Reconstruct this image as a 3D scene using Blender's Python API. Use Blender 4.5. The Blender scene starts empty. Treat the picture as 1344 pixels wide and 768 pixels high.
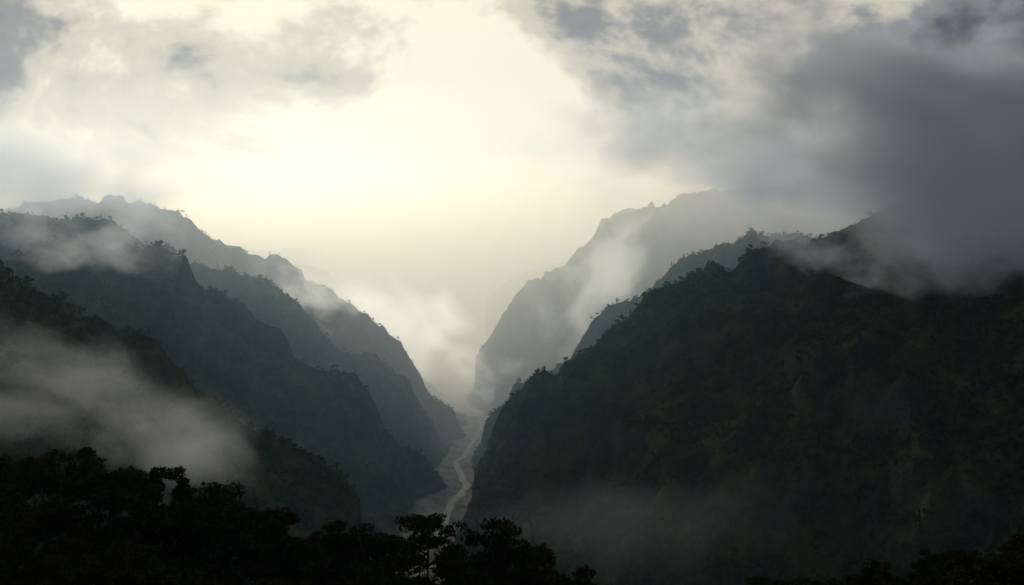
import bpy, math, time
import numpy as np
from mathutils import Vector
T0=time.time()
F=1307.0; CAMZ=420.0
def P(px,py,y): return ((px-672)/F*y, y, CAMZ+(384-py)/F*y)
scene=bpy.context.scene
# ---------- noise ----------
rng=np.random.RandomState(7)
PERM=rng.permutation(4096).astype(np.int64)
ANG=rng.rand(4096)*2*np.pi
GX=np.cos(ANG);GY=np.sin(ANG)
def perlin(x,y,seed=0):
    xi=np.floor(x).astype(np.int64); yi=np.floor(y).astype(np.int64)
    xf=x-xi; yf=y-yi
    u=xf*xf*xf*(xf*(xf*6-15)+10); v=yf*yf*yf*(yf*(yf*6-15)+10)
    def g(ix,iy,dx,dy):
        h=PERM[(ix+PERM[(iy+seed*131)&4095])&4095]
        return GX[h]*dx+GY[h]*dy
    a=g(xi,yi,xf,yf);b=g(xi+1,yi,xf-1,yf);c=g(xi,yi+1,xf,yf-1);d=g(xi+1,yi+1,xf-1,yf-1)
    return (a+(b-a)*u)+((c+(d-c)*u)-(a+(b-a)*u))*v
def fbm(x,y,o=5,seed=0,lac=2.03,gain=0.5):
    s=0;a=1
    for i in range(o):
        s=s+a*perlin(x,y,seed+i*7); x=x*lac+13.7;y=y*lac-5.1;a*=gain
    return s
def ridged(x,y,o=4,seed=0):
    s=0;a=1;t=0
    for i in range(o):
        s=s+a*(1-2*np.abs(perlin(x,y,seed+i*11))); t+=a; x=x*2.1+3.3;y=y*2.1+9.2;a*=0.5
    return s/t
# ---------- ridge crests ----------
def crest(pts,y0,y1):
    n=len(pts); x0=pts[0][0]; x1=pts[-1][0]
    return [P(p[0],p[1],y0+(y1-y0)*((p[0]-x0)/(x1-x0))) for p in pts]
SP=[]
def add(pts,y0,y1,k,ext=None,ax=1.9):
    c=crest(pts,y0,y1)
    if ext: c=[ext]+c
    SP.append((c,k,ax))
add([(-200,290),(0,368),(60,402),(130,447),(230,507),(330,568),(430,630),(520,705)],850,1300,0.75,(-1800,800,700))
add([(-200,270),(20,330),(90,330),(150,322),(192,322),(240,342),(262,375),(300,402),(365,422),(385,452),(430,478),(462,498),(490,545),(530,578),(560,608),(597,640)],1750,2130,0.95,(-2600,1700,700))
add([(-150,265),(20,285),(90,281),(150,292),(190,318),(240,345),(300,362),(350,375),(385,402),(412,436),(450,465),(500,485),(532,505),(545,545),(568,598)],2300,2560,0.9,(-3000,2300,800))
add([(0,275),(120,262),(240,283),(300,330),(360,346),(410,364),(450,396),(500,428),(520,450),(533,480),(560,510),(592,535),(625,572)],3150,2900,0.9,(-3600,3300,700))
add([(200,290),(330,345),(420,390),(480,430),(530,470),(565,505),(590,524)],4300,4000,0.9,(-4200,4400,700))
add([(1700,60),(1344,195),(1250,235),(1100,298),(1010,330),(960,347),(910,360),(882,385),(850,410),(820,433),(790,452),(760,468),(730,483),(700,498),(690,530),(668,545),(658,578),(640,620),(612,660),(600,690)],1430,1800,0.8,(2600,1500,1000))
add([(1500,320),(1344,368),(1200,428),(1050,492),(900,570),(800,628),(720,680)],1120,1500,0.7)
add([(1300,280),(1012,303),(950,320),(900,345),(870,370),(840,395),(800,408),(772,435),(752,468),(692,508),(652,530),(640,570),(612,612)],2500,2430,0.95,(2600,2500,700))
add([(1150,235),(900,255),(830,275),(790,293),(762,328),(742,353),(700,363),(680,385),(662,410),(640,450),(622,470),(614,500),(604,530)],4000,3700,1.0,(3000,4100,800))
add([(900,290),(740,340),(700,358),(660,374),(640,398),(612,450),(600,500)],6000,5600,1.0,(4000,6200,800))
add([(300,320),(430,360),(500,420),(560,480),(585,510)],5600,5300,1.0,(-4000,5800,700))
RIV=[(-60,300),(-130,1200),(-140,1600),(-126,1794),(-122,1989),(-98,2144),(-128,2376),(-140,2480),(-119,2602),(-108,2874),(-92,3119),(-112,3410),(-186,3635),(-240,4036),(-200,5000),(-250,9000)]
def rivx(y):
    a=np.array(RIV); return np.interp(y,a[:,1],a[:,0])
def hill(x,y):
    prof=np.interp(x,[-260,-120,-62,-20,10,30,45,62,120,260],[30,-14,-33,-43,-50,-42,-41,-35,-20,0])
    r=np.clip(y/120.0,-3,1)
    z=np.where(y<120,-4+(prof+4)*np.clip(r,0,1)-0.05*np.clip(-y,0,1e9), prof-(y-120)*0.62)
    return CAMZ+z
def height(x,y):
    wx=x+14*fbm(x/200,y/200,4,1); wy=y+50*fbm(x/300+40,y/300,3,2)
    h=np.full(x.shape,-1e9)
    for c,k,ax in SP:
        for i in range(len(c)-1):
            a=c[i];b=c[i+1]
            dx=(b[0]-a[0])*ax;dy=b[1]-a[1];L=dx*dx+dy*dy
            ux=(wx-a[0])*ax; uy=wy-a[1]
            t=np.clip((ux*dx+uy*dy)/L,0,1)
            d=np.hypot(ux-t*dx,uy-t*dy)
            z=a[2]+(b[2]-a[2])*t-k*np.sqrt(d*d+64)+k*8
            h=np.maximum(h,z)
    d=np.abs(x-rivx(y))*(1+.5*fbm(x/400,y/110,2,95))
    base=np.clip(h/140,0,1)
    g=ridged(x/170+0.7*fbm(x/200,y/200,3,5),y/380,5,21)
    h=h+base*(g*64-36)+base*9*fbm(x/45,y/45,4,30)
    h=h+base*8*np.sin(h/26+3*fbm(x/300,y/300,2,33))
    fl=np.clip((d-31)*0.14,-4,60)+1.6*fbm(x/22,y/50,3,50)*np.clip((d-8)/20,0,1)
    h=np.logaddexp(h/6,fl/6)*6
    h=np.where(d<66,np.minimum(h,fl+np.clip(d-33,0,99)*1.2),h)
    hl=hill(x,y)+1.5*fbm(x/14,y/14,4,61)
    h=np.where(y<900,np.maximum(h,hl),h)
    return h
NY,NX=950,1000
yy=np.concatenate([np.linspace(-400,60,20),np.geomspace(70,9000,NY-20)])
tt=np.linspace(-1,1,NX); tt=tt*(0.72+0.28*np.abs(tt)**2.2)/1.0
Y=np.repeat(yy[:,None],NX,1)
half=np.maximum(yy,0)*0.72+420
X=tt[None,:]*half[:,None]
Z=height(X.ravel(),Y.ravel()).reshape(X.shape)
def gridmesh(name,X,Y,Z,mat):
    ny,nx=X.shape
    co=np.stack([X,Y,Z],-1).reshape(-1,3).astype(np.float32)
    i=np.arange(ny*nx).reshape(ny,nx)
    q=np.stack([i[:-1,:-1],i[:-1,1:],i[1:,1:],i[1:,:-1]],-1).reshape(-1,4)
    return rawmesh(name,co,q,mat)
def rawmesh(name,co,q,mat,link=True,smooth=True):
    me=bpy.data.meshes.new(name)
    n=q.shape[1]
    me.vertices.add(len(co)); me.vertices.foreach_set('co',np.asarray(co,dtype=np.float32).ravel())
    me.loops.add(q.size); me.loops.foreach_set('vertex_index',q.ravel().astype(np.int32))
    me.polygons.add(len(q)); me.polygons.foreach_set('loop_start',(np.arange(len(q))*n).astype(np.int32))
    me.polygons.foreach_set('loop_total',np.full(len(q),n,dtype=np.int32))
    me.polygons.foreach_set('use_smooth',np.full(len(q),smooth))
    me.update(calc_edges=True)
    if mat: me.materials.append(mat)
    ob=bpy.data.objects.new(name,me)
    if link: scene.collection.objects.link(ob)
    return ob
def newmat(name):
    m=bpy.data.materials.new(name); m.use_nodes=True; nt=m.node_tree; nt.nodes.clear()
    return m,nt
def N(nt,t,**kw):
    n=nt.nodes.new(t)
    for k,v in kw.items():
        if k in n.inputs: n.inputs[k].default_value=v
        else: setattr(n,k,v)
    return n
def terrain_mat():
    m,nt=newmat('mountain_slope_mat')
    out=N(nt,'ShaderNodeOutputMaterial'); b=N(nt,'ShaderNodeBsdfDiffuse')
    geo=N(nt,'ShaderNodeNewGeometry')
    n1=N(nt,'ShaderNodeTexNoise'); n1.inputs['Scale'].default_value=0.016; n1.inputs['Detail'].default_value=6; n1.inputs['Roughness'].default_value=0.74
    nt.links.new(geo.outputs['Position'],n1.inputs['Vector'])
    r=N(nt,'ShaderNodeValToRGB'); e=r.color_ramp.elements
    e[0].position=0.40;e[0].color=(0.006,0.017,0.008,1); e[1].position=0.63;e[1].color=(0.065,0.092,0.024,1)
    nt.links.new(n1.outputs[0],r.inputs[0])
    sep=N(nt,'ShaderNodeSeparateXYZ'); nt.links.new(geo.outputs['Normal'],sep.inputs[0])
    rk=N(nt,'ShaderNodeMapRange'); rk.inputs[1].default_value=0.55; rk.inputs[2].default_value=0.35
    nt.links.new(sep.outputs[2],rk.inputs[0])
    r2=N(nt,'ShaderNodeValToRGB'); e=r2.color_ramp.elements
    e[0].position=0.40;e[0].color=(0.02,0.025,0.02,1); e[1].position=0.65;e[1].color=(0.09,0.09,0.07,1)
    nt.links.new(n1.outputs[0],r2.inputs[0])
    mx=N(nt,'ShaderNodeMixRGB'); nt.links.new(rk.outputs[0],mx.inputs[0]); nt.links.new(r.outputs[0],mx.inputs[1]); nt.links.new(r2.outputs[0],mx.inputs[2])
    sp=N(nt,'ShaderNodeSeparateXYZ'); nt.links.new(geo.outputs['Position'],sp.inputs[0])
    gr=N(nt,'ShaderNodeMapRange'); gr.inputs[1].default_value=4.5; gr.inputs[2].default_value=2.5
    nt.links.new(sp.outputs[2],gr.inputs[0])
    gc=N(nt,'ShaderNodeValToRGB'); e=gc.color_ramp.elements
    e[0].position=.36;e[0].color=(.14,.13,.105,1); e[1].position=.60;e[1].color=(.36,.33,.27,1); nt.links.new(n1.outputs[0],gc.inputs[0])
    mg=N(nt,'ShaderNodeMixRGB'); nt.links.new(gc.outputs[0],mg.inputs[2])
    nt.links.new(gr.outputs[0],mg.inputs[0]); nt.links.new(mx.outputs[0],mg.inputs[1])
    nt.links.new(mg.outputs[0],b.inputs['Color'])
    bp=N(nt,'ShaderNodeBump'); bp.inputs['Distance'].default_value=16; bp.inputs['Strength'].default_value=0.9
    nt.links.new(n1.outputs[0],bp.inputs['Height']); nt.links.new(bp.outputs[0],b.inputs['Normal'])
    nt.links.new(b.outputs[0],out.inputs[0]); return m
tm=terrain_mat()
terr=gridmesh('mountain_terrain',X,Y,Z,tm)
m,nt=newmat('river_water_mat'); out=N(nt,'ShaderNodeOutputMaterial'); b=N(nt,'ShaderNodeBsdfPrincipled')
b.inputs['Base Color'].default_value=(0.12,0.12,0.10,1); b.inputs['Roughness'].default_value=0.6; b.inputs['Specular IOR Level'].default_value=.3
nz=N(nt,'ShaderNodeTexNoise'); nz.inputs['Scale'].default_value=0.3; bp=N(nt,'ShaderNodeBump'); bp.inputs['Distance'].default_value=1.5
nt.links.new(nz.outputs[0],bp.inputs['Height']); nt.links.new(bp.outputs[0],b.inputs['Normal']); nt.links.new(b.outputs[0],out.inputs[0])
ry=np.arange(900,8000,8.0); rx=rivx(ry)+12*fbm(ry/90,ry*0,3,90); w=7+9*np.abs(fbm(ry/60,ry*0+3,2,92))
gridmesh('river',np.stack([rx-w,rx+w],1),np.stack([ry,ry],1),np.full((len(ry),2),-1.9),m)
print('terrain',time.time()-T0)
# ---------- foliage ----------
def foliage_mat(name,c0,c1):
    m,nt=newmat(name); out=N(nt,'ShaderNodeOutputMaterial'); b=N(nt,'ShaderNodeBsdfDiffuse')
    oi=N(nt,'ShaderNodeObjectInfo'); geo=N(nt,'ShaderNodeNewGeometry')
    ad=N(nt,'ShaderNodeMath'); ad.operation='ADD'
    ml=N(nt,'ShaderNodeMath'); ml.operation='MULTIPLY'; ml.inputs[1].default_value=0.5
    nt.links.new(oi.outputs['Random'],ad.inputs[0]); nt.links.new(geo.outputs['Random Per Island'],ad.inputs[1]); nt.links.new(ad.outputs[0],ml.inputs[0])
    mx=N(nt,'ShaderNodeMixRGB'); mx.inputs[1].default_value=(*c0,1); mx.inputs[2].default_value=(*c1,1); nt.links.new(ml.outputs[0],mx.inputs[0])
    nt.links.new(mx.outputs[0],b.inputs['Color']); nt.links.new(b.outputs[0],out.inputs[0]); return m
fm=foliage_mat('foliage_mat',(0.010,0.018,0.006),(0.045,0.05,0.015))
fm2=foliage_mat('woodland_foliage_mat',(0.006,0.018,0.007),(0.07,0.10,0.024))
m,nt=newmat('bark_mat'); out=N(nt,'ShaderNodeOutputMaterial'); b=N(nt,'ShaderNodeBsdfPrincipled'); b.inputs['Base Color'].default_value=(0.04,0.03,0.022,1); b.inputs['Roughness'].default_value=.9
nz=N(nt,'ShaderNodeTexNoise'); nz.inputs['Scale'].default_value=6; bp=N(nt,'ShaderNodeBump'); nt.links.new(nz.outputs[0],bp.inputs['Height']); nt.links.new(bp.outputs[0],b.inputs['Normal'])
nt.links.new(b.outputs[0],out.inputs[0]); bark=m
def leafquads(r,cen,rad,n,size,flat=0.6):
    d=r.randn(n,3); d/=np.linalg.norm(d,axis=1)[:,None]
    rr=r.rand(n)**(0.45)
    c=cen+d*rr[:,None]*np.array(rad)
    a=r.randn(n,3); a/=np.linalg.norm(a,axis=1)[:,None]
    b_=np.cross(a,r.randn(n,3)); b_/=np.linalg.norm(b_,axis=1)[:,None]
    b_[:,2]*=flat
    s=size*(0.5+r.rand(n))[:,None]
    return np.stack([c-a*s-b_*s*.5,c+a*s*.2-b_*s*.7,c+a*s,c-a*s*.1+b_*s*.7],1).reshape(-1,3)
class TB:
    def __init__(s): s.v=[];s.f=[];s.m=[];s.n=0
    def leaves(s,q):
        n=len(q)//4; s.v.append(q); s.f.append(np.arange(n*4).reshape(n,4)+s.n); s.m.append(np.zeros(n,int)); s.n+=n*4
    def limb(s,pts,r0,r1,k=6):
        pts=[np.array(p,float) for p in pts]; n=len(pts); rings=[]
        for i,p in enumerate(pts):
            d=pts[min(i+1,n-1)]-pts[max(i-1,0)]; d/=np.linalg.norm(d)+1e-9
            u=np.cross(d,[0.3,1,0.1]); u/=np.linalg.norm(u)+1e-9; w=np.cross(d,u)
            r=r0+(r1-r0)*i/(n-1)
            a=np.arange(k)*2*np.pi/k
            rings.append(p+r*(np.cos(a)[:,None]*u+np.sin(a)[:,None]*w))
        v=np.concatenate(rings); f=[]
        for i in range(n-1):
            for j in range(k): f.append([i*k+j,i*k+(j+1)%k,(i+1)*k+(j+1)%k,(i+1)*k+j])
        s.v.append(v); s.f.append(np.array(f)+s.n); s.m.append(np.ones(len(f),int)); s.n+=len(v)
    def build(s,name,link=True,mat=None):
        ob=rawmesh(name,np.concatenate(s.v),np.concatenate(s.f),mat or fm,link,False)
        ob.data.materials.append(bark); ob.data.polygons.foreach_set('material_index',np.concatenate(s.m).astype(np.int32)); return ob
def bent(r,a,b,j=0.08,n=5):
    a=np.array(a,float);b=np.array(b,float);L=np.linalg.norm(b-a); o=[]
    for i in range(n):
        t=i/(n-1); o.append(a+(b-a)*t+(r.randn(3)*j*L*math.sin(t*math.pi)))
    return o
def broadleaf(seed,h,w,nleaf=7000,ls=0.22,bare=0):
    r=np.random.RandomState(seed); t=TB()
    top=np.array([r.randn()*.4,r.randn()*.4,h*.62]); t.limb(bent(r,[0,0,-2],top,.04),h*.03,h*.014,8)
    nc=16; 
    for i in range(nc):
        a=i*2.4+r.rand()*.6; q=math.sqrt((i+.5)/nc); R=w*.42*q
        z=h*(.9-.30*q*q)+r.randn()*h*.03 - (h*.22*r.rand() if i%3==0 else 0)
        c=np.array([math.cos(a)*R,math.sin(a)*R,z])
        st=np.array([0,0,h*(.3+.3*r.rand())]); t.limb(bent(r,st,c,.07),h*.011,h*.003,5)
        for j in range(4):
            cc=c+r.randn(3)*np.array([w*.08,w*.08,h*.035])
            t.limb(bent(r,c*0.85+st*.15,cc,.05,3),h*.003,h*.001,4)
            t.leaves(leafquads(r,cc,(w*.10,w*.10,h*.05),nleaf//(nc*4),ls))
    for i in range(bare):
        a=r.rand()*6.28;R=w*.4*r.rand(); b0=np.array([math.cos(a)*R,math.sin(a)*R,h*.82]); e=b0+np.array([r.randn()*w*.08,r.randn()*w*.05,h*(.14+.12*r.rand())])
        t.limb(bent(r,b0,e,.08),h*.005,h*.0015,4)
        for j in range(5):
            p=b0+(e-b0)*(.3+.7*r.rand()); t.limb(bent(r,p,p+r.randn(3)*w*.045+[0,0,h*.05],.1,3),h*.0018,h*.0008,3)
    return t
def conifer(seed,h,w,ls=0.2,n=7000):
    r=np.random.RandomState(seed); t=TB(); t.limb(bent(r,[0,0,-2],[0,0,h],.01),h*.02,h*.003,7)
    L=20
    for i in range(L):
        f=i/L; z=h*(.18+.80*f); R=w*.5*(1-f)**.8*(.75+.5*r.rand())
        for k in range(6):
            a=k*1.05+i*.7+r.rand()*.4; e=np.array([math.cos(a)*R,math.sin(a)*R,z-R*.18]); s0=np.array([0,0,z])
            t.limb([s0,(s0+e)/2+[0,0,.1],e],h*.004,h*.001,4)
            for u in (.35,.65,.92):
                t.leaves(leafquads(r,s0+(e-s0)*u,(R*.22+.15,R*.22+.15,h*.014),max(4,n//(L*18)),ls,.4))
    return t
def umbrella(seed,h,w,ls=0.16,n=7000):
    r=np.random.RandomState(seed); t=TB(); tp=bent(r,[0,0,-2],[w*.08,0,h*.93],.03,7); t.limb(tp,h*.028,h*.006,8)
    tiers=[(.52,.36,5),(.64,.48,6),(.76,.5,7),(.87,.4,6),(.96,.2,4)]
    for f,R,k in tiers:
        for j in range(k):
            a=j*6.28/k+r.rand()*.8; rr=w*R*(.6+.5*r.rand()); c=np.array([math.cos(a)*rr,math.sin(a)*rr,h*f+r.randn()*h*.02])
            t.limb(bent(r,[w*.05,0,h*(f-.08)],c,.06),h*.009,h*.003,5)
            for u in (.6,.85,1.0):
                cc=np.array([0,0,h*(f-.03)])*(1-u)+c*u+r.randn(3)*np.array([.3,.3,.12])
                t.leaves(leafquads(r,cc,(w*.12,w*.12,h*.025),n//(28*3),ls,.4))
    return t
protos=[broadleaf(1,11,10).build('broadleaf_tree',False),broadleaf(2,12,12,bare=9).build('broadleaf_tree',False),broadleaf(3,9,9,6000).build('broadleaf_tree',False),
        conifer(4,12,6).build('conifer_tree',False),umbrella(5,11,9).build('pine_tree',False)]
def ground(x,y): return float(height(np.array([x]),np.array([y]))[0])
def put(i,px,pytop,y,hnat,rot=0,sc=None):
    x,_,z=P(px,pytop,y); g=ground(x,y); s=(z-g)/hnat
    ob=bpy.data.objects.new(protos[i].name.split('.')[0],protos[i].data)
    ob.location=(x,y,g); ob.scale=(sc or s,sc or s,s); ob.rotation_euler=(0,0,rot); scene.collection.objects.link(ob)
put(0,145,594,118,11.2,.5); put(1,60,606,125,11.5,1.2,1.1); put(0,10,590,112,11,2.5); put(3,240,620,118,12,0); put(2,195,640,110,9.4,1); put(3,365,664,122,12,1)
put(1,290,652,130,11.5,2); put(0,325,668,118,11,4); put(2,420,692,125,9.3,2); put(1,468,696,120,11.5,3); put(4,557,677,105,11,0.4,1.05); put(1,665,690,118,12,2.2,1.2); put(2,612,728,116,9.4,.2); put(2,710,728,114,9.4,1.5)
put(0,498,735,112,11.2,5)
def instancer(name,pts,scl,rotz,idx,protolist):
    col=bpy.data.collections.new(name+'_plants')
    for p in protolist: col.objects.link(p)
    me=bpy.data.meshes.new(name); me.vertices.add(len(pts)); me.vertices.foreach_set('co',pts.astype(np.float32).ravel())
    for nm,tp,ar in (('scl','FLOAT',scl),('rz','FLOAT',rotz)):
        a=me.attributes.new(nm,tp,'POINT'); a.data.foreach_set('value',ar.astype(np.float32))
    a=me.attributes.new('idx','INT','POINT'); a.data.foreach_set('value',idx.astype(np.int32))
    ob=bpy.data.objects.new(name,me); scene.collection.objects.link(ob)
    ng=bpy.data.node_groups.new(name,'GeometryNodeTree'); ng.interface.new_socket('Geometry',in_out='INPUT',socket_type='NodeSocketGeometry'); ng.interface.new_socket('Geometry',in_out='OUTPUT',socket_type='NodeSocketGeometry')
    gi=ng.nodes.new('NodeGroupInput'); go=ng.nodes.new('NodeGroupOutput'); ip=ng.nodes.new('GeometryNodeInstanceOnPoints'); ci=ng.nodes.new('GeometryNodeCollectionInfo')
    ci.inputs['Collection'].default_value=col; ci.inputs['Separate Children'].default_value=True; ci.inputs['Reset Children'].default_value=True
    ip.inputs['Pick Instance'].default_value=True
    def at(nm,tp):
        n=ng.nodes.new('GeometryNodeInputNamedAttribute'); n.data_type=tp; n.inputs['Name'].default_value=nm; return n.outputs[0]
    cx=ng.nodes.new('ShaderNodeCombineXYZ'); ng.links.new(at('rz','FLOAT'),cx.inputs[2])
    ng.links.new(gi.outputs[0],ip.inputs['Points']); ng.links.new(ci.outputs[0],ip.inputs['Instance']); ng.links.new(at('idx','INT'),ip.inputs['Instance Index'])
    ng.links.new(cx.outputs[0],ip.inputs['Rotation']); ng.links.new(at('scl','FLOAT'),ip.inputs['Scale']); ng.links.new(ip.outputs[0],go.inputs[0])
    md=ob.modifiers.new('scatter','NODES'); md.node_group=ng; return ob
r=np.random.RandomState(11)
far=[]
for i in range(4):
    t=TB(); rr=np.random.RandomState(40+i)
    if i<3:
        for k in range(5): t.leaves(leafquads(rr,np.array([rr.randn()*2.2,rr.randn()*2.2,6+rr.randn()*1.5]),(2.6,2.6,2.2),34,1.1))
        t.limb([[0,0,-2],[0,0,6]],.35,.15,4)
    else:
        for k in range(7): t.leaves(leafquads(rr,np.array([0,0,3+k*1.6]),(2.3*(1-k/8),2.3*(1-k/8),.9),22,.8))
        t.limb([[0,0,-2],[0,0,13]],.3,.05,4)
    far.append(t.build('woodland_tree',False,fm2))
n=140000
fy=600+ (3300-600)*r.rand(n)**1.3; fx=(r.rand(n)*2-1)*0.62*fy
fh=height(fx,fy); e=4.0
gx=(height(fx+e,fy)-fh)/e; gy=(height(fx,fy+e)-fh)/e; sl=np.hypot(gx,gy)
keep=(fh>14)&(sl<1.7)&(fbm(fx/60,fy/60,3,77)+.25*r.randn(n)>-.08)
fx,fy,fh=fx[keep],fy[keep],fh[keep]; k=len(fx); print('forest',k)
instancer('forest',np.stack([fx,fy,fh],1),.35+.65*r.rand(k)**2.3,r.rand(k)*6.28,np.where(r.rand(k)<.12,3,r.randint(0,3,k)),far)
n=900; nx=(r.rand(n)*2-1)*90; ny=70+r.rand(n)*150; nh=height(nx,ny)
topz=nh+5.5; py=384-(topz-CAMZ)/ny*F; px=672+nx/ny*F
lim=np.interp(px,[-200,0,300,520,740,850,1000,1180,1344,1500],[600,625,685,740,768,765,745,735,695,680])
kk=py>lim; nx,ny,nh=nx[kk],ny[kk],nh[kk]; k=len(nx); print('near',k)
pr=[o.copy() for o in protos[:3]]
instancer('hillside_woodland',np.stack([nx,ny,nh],1),.45+.2*r.rand(k),r.rand(k)*6.28,r.randint(0,3,k),pr)
print('trees',time.time()-T0)
# ---------- haze ----------
def neutral(nt,col,dens_socket,dens,scatter,emis,out):
    ab=N(nt,'ShaderNodeVolumeAbsorption'); ab.inputs['Color'].default_value=(*col,1)
    if dens_socket is not None: nt.links.new(dens_socket,ab.inputs['Density'])
    else: ab.inputs['Density'].default_value=dens
    a=N(nt,'ShaderNodeAddShader'); a2=N(nt,'ShaderNodeAddShader')
    nt.links.new(scatter.outputs[0],a.inputs[0]); nt.links.new(ab.outputs[0],a.inputs[1])
    nt.links.new(a.outputs[0],a2.inputs[0]); nt.links.new(emis.outputs[0],a2.inputs[1]); nt.links.new(a2.outputs[0],out.inputs['Volume'])
def haze(name,lo,hi,dens,col,g,em,emc):
    bpy.ops.mesh.primitive_cube_add(size=1); o=bpy.context.object; o.name=name
    o.location=[(a+b)/2 for a,b in zip(lo,hi)]; o.scale=[b-a for a,b in zip(lo,hi)]
    m,nt=newmat(name+'_mat'); out=N(nt,'ShaderNodeOutputMaterial'); s=N(nt,'ShaderNodeVolumeScatter'); s.inputs['Density'].default_value=dens; s.inputs['Color'].default_value=(*col,1); s.inputs['Anisotropy'].default_value=g
    e=N(nt,'ShaderNodeEmission'); e.inputs[0].default_value=(*emc,1); e.inputs[1].default_value=em*dens  # haze glows by itself, standing in for multiply scattered light
    neutral(nt,col,None,dens,s,e,out)
    o.data.materials.append(m); return o
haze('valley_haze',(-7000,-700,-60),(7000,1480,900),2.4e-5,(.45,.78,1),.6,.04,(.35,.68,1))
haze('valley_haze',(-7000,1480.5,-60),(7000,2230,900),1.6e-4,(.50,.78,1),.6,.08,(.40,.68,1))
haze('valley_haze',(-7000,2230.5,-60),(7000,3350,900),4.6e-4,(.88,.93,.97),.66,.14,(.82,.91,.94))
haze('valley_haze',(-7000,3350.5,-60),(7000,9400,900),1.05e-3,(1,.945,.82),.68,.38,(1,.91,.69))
# ---------- clouds ----------
def cloud(name,loc,scl,dens,feat,thr,em,emc,seed,rot=0,step=.7,g=.5,zs=1.5,col=(.95,.97,1)):
    bpy.ops.mesh.primitive_ico_sphere_add(subdivisions=3,radius=1); o=bpy.context.object; o.name=name
    o.location=loc; o.scale=scl; o.rotation_euler=(0,rot,0)
    m,nt=newmat(name+'_mat'); out=N(nt,'ShaderNodeOutputMaterial')
    tc=N(nt,'ShaderNodeTexCoord'); mp=N(nt,'ShaderNodeVectorMath'); mp.operation='MULTIPLY_ADD'
    mp.inputs[1].default_value=(scl[0]/feat,scl[1]/feat,scl[2]/feat*zs); mp.inputs[2].default_value=(seed*3.7,seed*1.9,seed*5.3)
    nt.links.new(tc.outputs['Object'],mp.inputs[0])
    nz=N(nt,'ShaderNodeTexNoise'); nz.inputs['Scale'].default_value=1; nz.inputs['Detail'].default_value=4; nz.inputs['Roughness'].default_value=.62; nz.inputs['Distortion'].default_value=.3
    nt.links.new(mp.outputs[0],nz.inputs['Vector'])
    ln=N(nt,'ShaderNodeVectorMath'); ln.operation='LENGTH'; nt.links.new(tc.outputs['Object'],ln.inputs[0])
    fo=N(nt,'ShaderNodeMapRange'); fo.interpolation_type='SMOOTHSTEP'; fo.inputs[1].default_value=1; fo.inputs[2].default_value=0; fo.inputs[3].default_value=-1.7; fo.inputs[4].default_value=.3
    nt.links.new(ln.outputs['Value'],fo.inputs[0])
    ad=N(nt,'ShaderNodeMath'); ad.operation='MULTIPLY_ADD'; ad.inputs[1].default_value=5.0; nt.links.new(nz.outputs[0],ad.inputs[0]); nt.links.new(fo.outputs[0],ad.inputs[2])
    mr=N(nt,'ShaderNodeMapRange'); mr.interpolation_type='SMOOTHSTEP'; mr.inputs[1].default_value=2.2-thr; mr.inputs[2].default_value=3.8-thr; mr.inputs[3].default_value=0; mr.inputs[4].default_value=dens
    nt.links.new(ad.outputs[0],mr.inputs[0])
    s=N(nt,'ShaderNodeVolumeScatter'); s.inputs['Anisotropy'].default_value=g; s.inputs['Color'].default_value=(*col,1); nt.links.new(mr.outputs[0],s.inputs['Density'])
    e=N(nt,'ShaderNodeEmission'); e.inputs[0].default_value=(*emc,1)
    mu=N(nt,'ShaderNodeMath'); mu.operation='MULTIPLY'; mu.inputs[1].default_value=em; nt.links.new(mr.outputs[0],mu.inputs[0]); nt.links.new(mu.outputs[0],e.inputs[1])  # added self-glow follows density, imitating multiple scattering inside the cloud
    neutral(nt,col,mr.outputs[0],0,s,e,out)
    m.cycles.volume_step_rate=step; o.data.materials.append(m); return o
def cl(px,py,y,wpx,hpx,dy,dens,feat,thr,em,emc,seed,rot=0,**k):
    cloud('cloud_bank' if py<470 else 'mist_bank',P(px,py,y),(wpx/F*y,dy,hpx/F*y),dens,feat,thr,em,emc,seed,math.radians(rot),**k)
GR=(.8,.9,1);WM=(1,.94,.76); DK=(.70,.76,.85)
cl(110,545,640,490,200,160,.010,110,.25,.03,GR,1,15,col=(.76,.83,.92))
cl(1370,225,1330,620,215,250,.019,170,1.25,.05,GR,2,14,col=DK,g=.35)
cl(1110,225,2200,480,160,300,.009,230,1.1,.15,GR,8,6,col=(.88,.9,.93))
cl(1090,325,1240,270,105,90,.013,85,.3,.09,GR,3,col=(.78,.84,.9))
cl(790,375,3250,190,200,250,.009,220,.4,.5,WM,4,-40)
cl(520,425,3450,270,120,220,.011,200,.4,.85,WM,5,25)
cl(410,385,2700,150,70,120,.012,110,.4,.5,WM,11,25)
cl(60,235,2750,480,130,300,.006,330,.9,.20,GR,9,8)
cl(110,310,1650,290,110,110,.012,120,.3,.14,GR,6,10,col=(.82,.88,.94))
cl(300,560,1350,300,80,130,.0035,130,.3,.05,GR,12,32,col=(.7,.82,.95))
cl(820,690,1000,520,140,160,.0012,170,.4,.02,GR,7,col=(.65,.76,.88))
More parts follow.
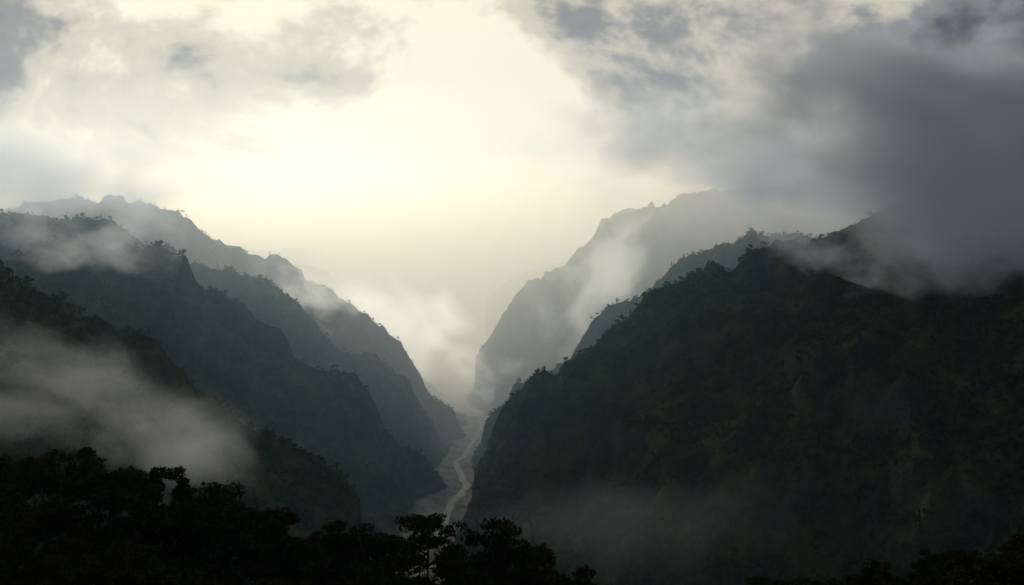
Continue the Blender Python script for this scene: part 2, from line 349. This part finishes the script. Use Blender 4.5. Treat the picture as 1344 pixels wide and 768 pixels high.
# ---------- world ----------
SE,SA=22.0,-16.0
def dirv(az,el): az,el=math.radians(az),math.radians(el); return Vector((math.sin(az)*math.cos(el),math.cos(az)*math.cos(el),math.sin(el)))
sd=dirv(SA,SE)
w=bpy.data.worlds.new('World'); scene.world=w; w.use_nodes=True; nt=w.node_tree; nt.nodes.clear()
out=N(nt,'ShaderNodeOutputWorld'); bg=N(nt,'ShaderNodeBackground'); sky=N(nt,'ShaderNodeTexSky'); sky.sky_type='NISHITA'; sky.sun_disc=False
sky.sun_elevation=math.radians(SE); sky.sun_rotation=math.radians(SA)
bg.inputs[1].default_value=.08; nt.links.new(sky.outputs[0],bg.inputs[0])
tc=N(nt,'ShaderNodeTexCoord')
dt=N(nt,'ShaderNodeVectorMath'); dt.operation='DOT_PRODUCT'; dt.inputs[1].default_value=dirv(-8,12); nt.links.new(tc.outputs['Generated'],dt.inputs[0])
mpp=N(nt,'ShaderNodeVectorMath'); mpp.operation='MULTIPLY_ADD'; mpp.inputs[1].default_value=(1,1,1.4); mpp.inputs[2].default_value=(5.3,1.7,2.1); nt.links.new(tc.outputs['Generated'],mpp.inputs[0])
nz=N(nt,'ShaderNodeTexNoise'); nz.inputs['Scale'].default_value=5.5; nz.inputs['Detail'].default_value=6; nz.inputs['Roughness'].default_value=.57; nz.inputs['Distortion'].default_value=.25
nt.links.new(mpp.outputs[0],nz.inputs['Vector'])
rp=N(nt,'ShaderNodeMapRange'); rp.inputs[1].default_value=.80; rp.inputs[2].default_value=1; rp.inputs[3].default_value=-.02; rp.inputs[4].default_value=.98; nt.links.new(dt.outputs['Value'],rp.inputs[0])
nn=N(nt,'ShaderNodeMath'); nn.operation='MULTIPLY_ADD'; nn.inputs[1].default_value=2.9; nn.inputs[2].default_value=-1.45; nt.links.new(nz.outputs[0],nn.inputs[0])
sm=N(nt,'ShaderNodeMath'); sm.operation='ADD'; nt.links.new(nn.outputs[0],sm.inputs[0]); nt.links.new(rp.outputs[0],sm.inputs[1])
cr=N(nt,'ShaderNodeValToRGB'); e=cr.color_ramp.elements; cr.color_ramp.interpolation='EASE'
e[0].position=0;e[0].color=(.075,.08,.095,1); e[1].position=1.0;e[1].color=(1.0,.92,.72,1)
x=e.new(.4);x.color=(.26,.26,.265,1); x=e.new(.7);x.color=(.66,.60,.49,1)
nt.links.new(sm.outputs[0],cr.inputs[0])
bg2=N(nt,'ShaderNodeBackground'); bg2.inputs[1].default_value=1.0; nt.links.new(cr.outputs[0],bg2.inputs[0])
mx=N(nt,'ShaderNodeMixShader'); mx.inputs[0].default_value=.95; nt.links.new(bg.outputs[0],mx.inputs[1]); nt.links.new(bg2.outputs[0],mx.inputs[2]); nt.links.new(mx.outputs[0],out.inputs[0])
sl=bpy.data.lights.new('sun','SUN'); sl.energy=1.8; sl.angle=math.radians(10); sl.color=(1,.875,.66); so=bpy.data.objects.new('sun',sl); scene.collection.objects.link(so)
so.rotation_euler=(-sd).to_track_quat('-Z','Y').to_euler(); so.location=(0,0,900)
cam=bpy.data.cameras.new('camera'); cam.sensor_width=36; cam.lens=35; cam.clip_start=1; cam.clip_end=30000
co=bpy.data.objects.new('camera',cam); scene.collection.objects.link(co); co.location=(0,0,CAMZ); co.rotation_euler=(math.pi/2,0,0); scene.camera=co
scene.view_settings.view_transform='Standard'; scene.view_settings.look='None'; scene.view_settings.exposure=0
print('done',time.time()-T0)
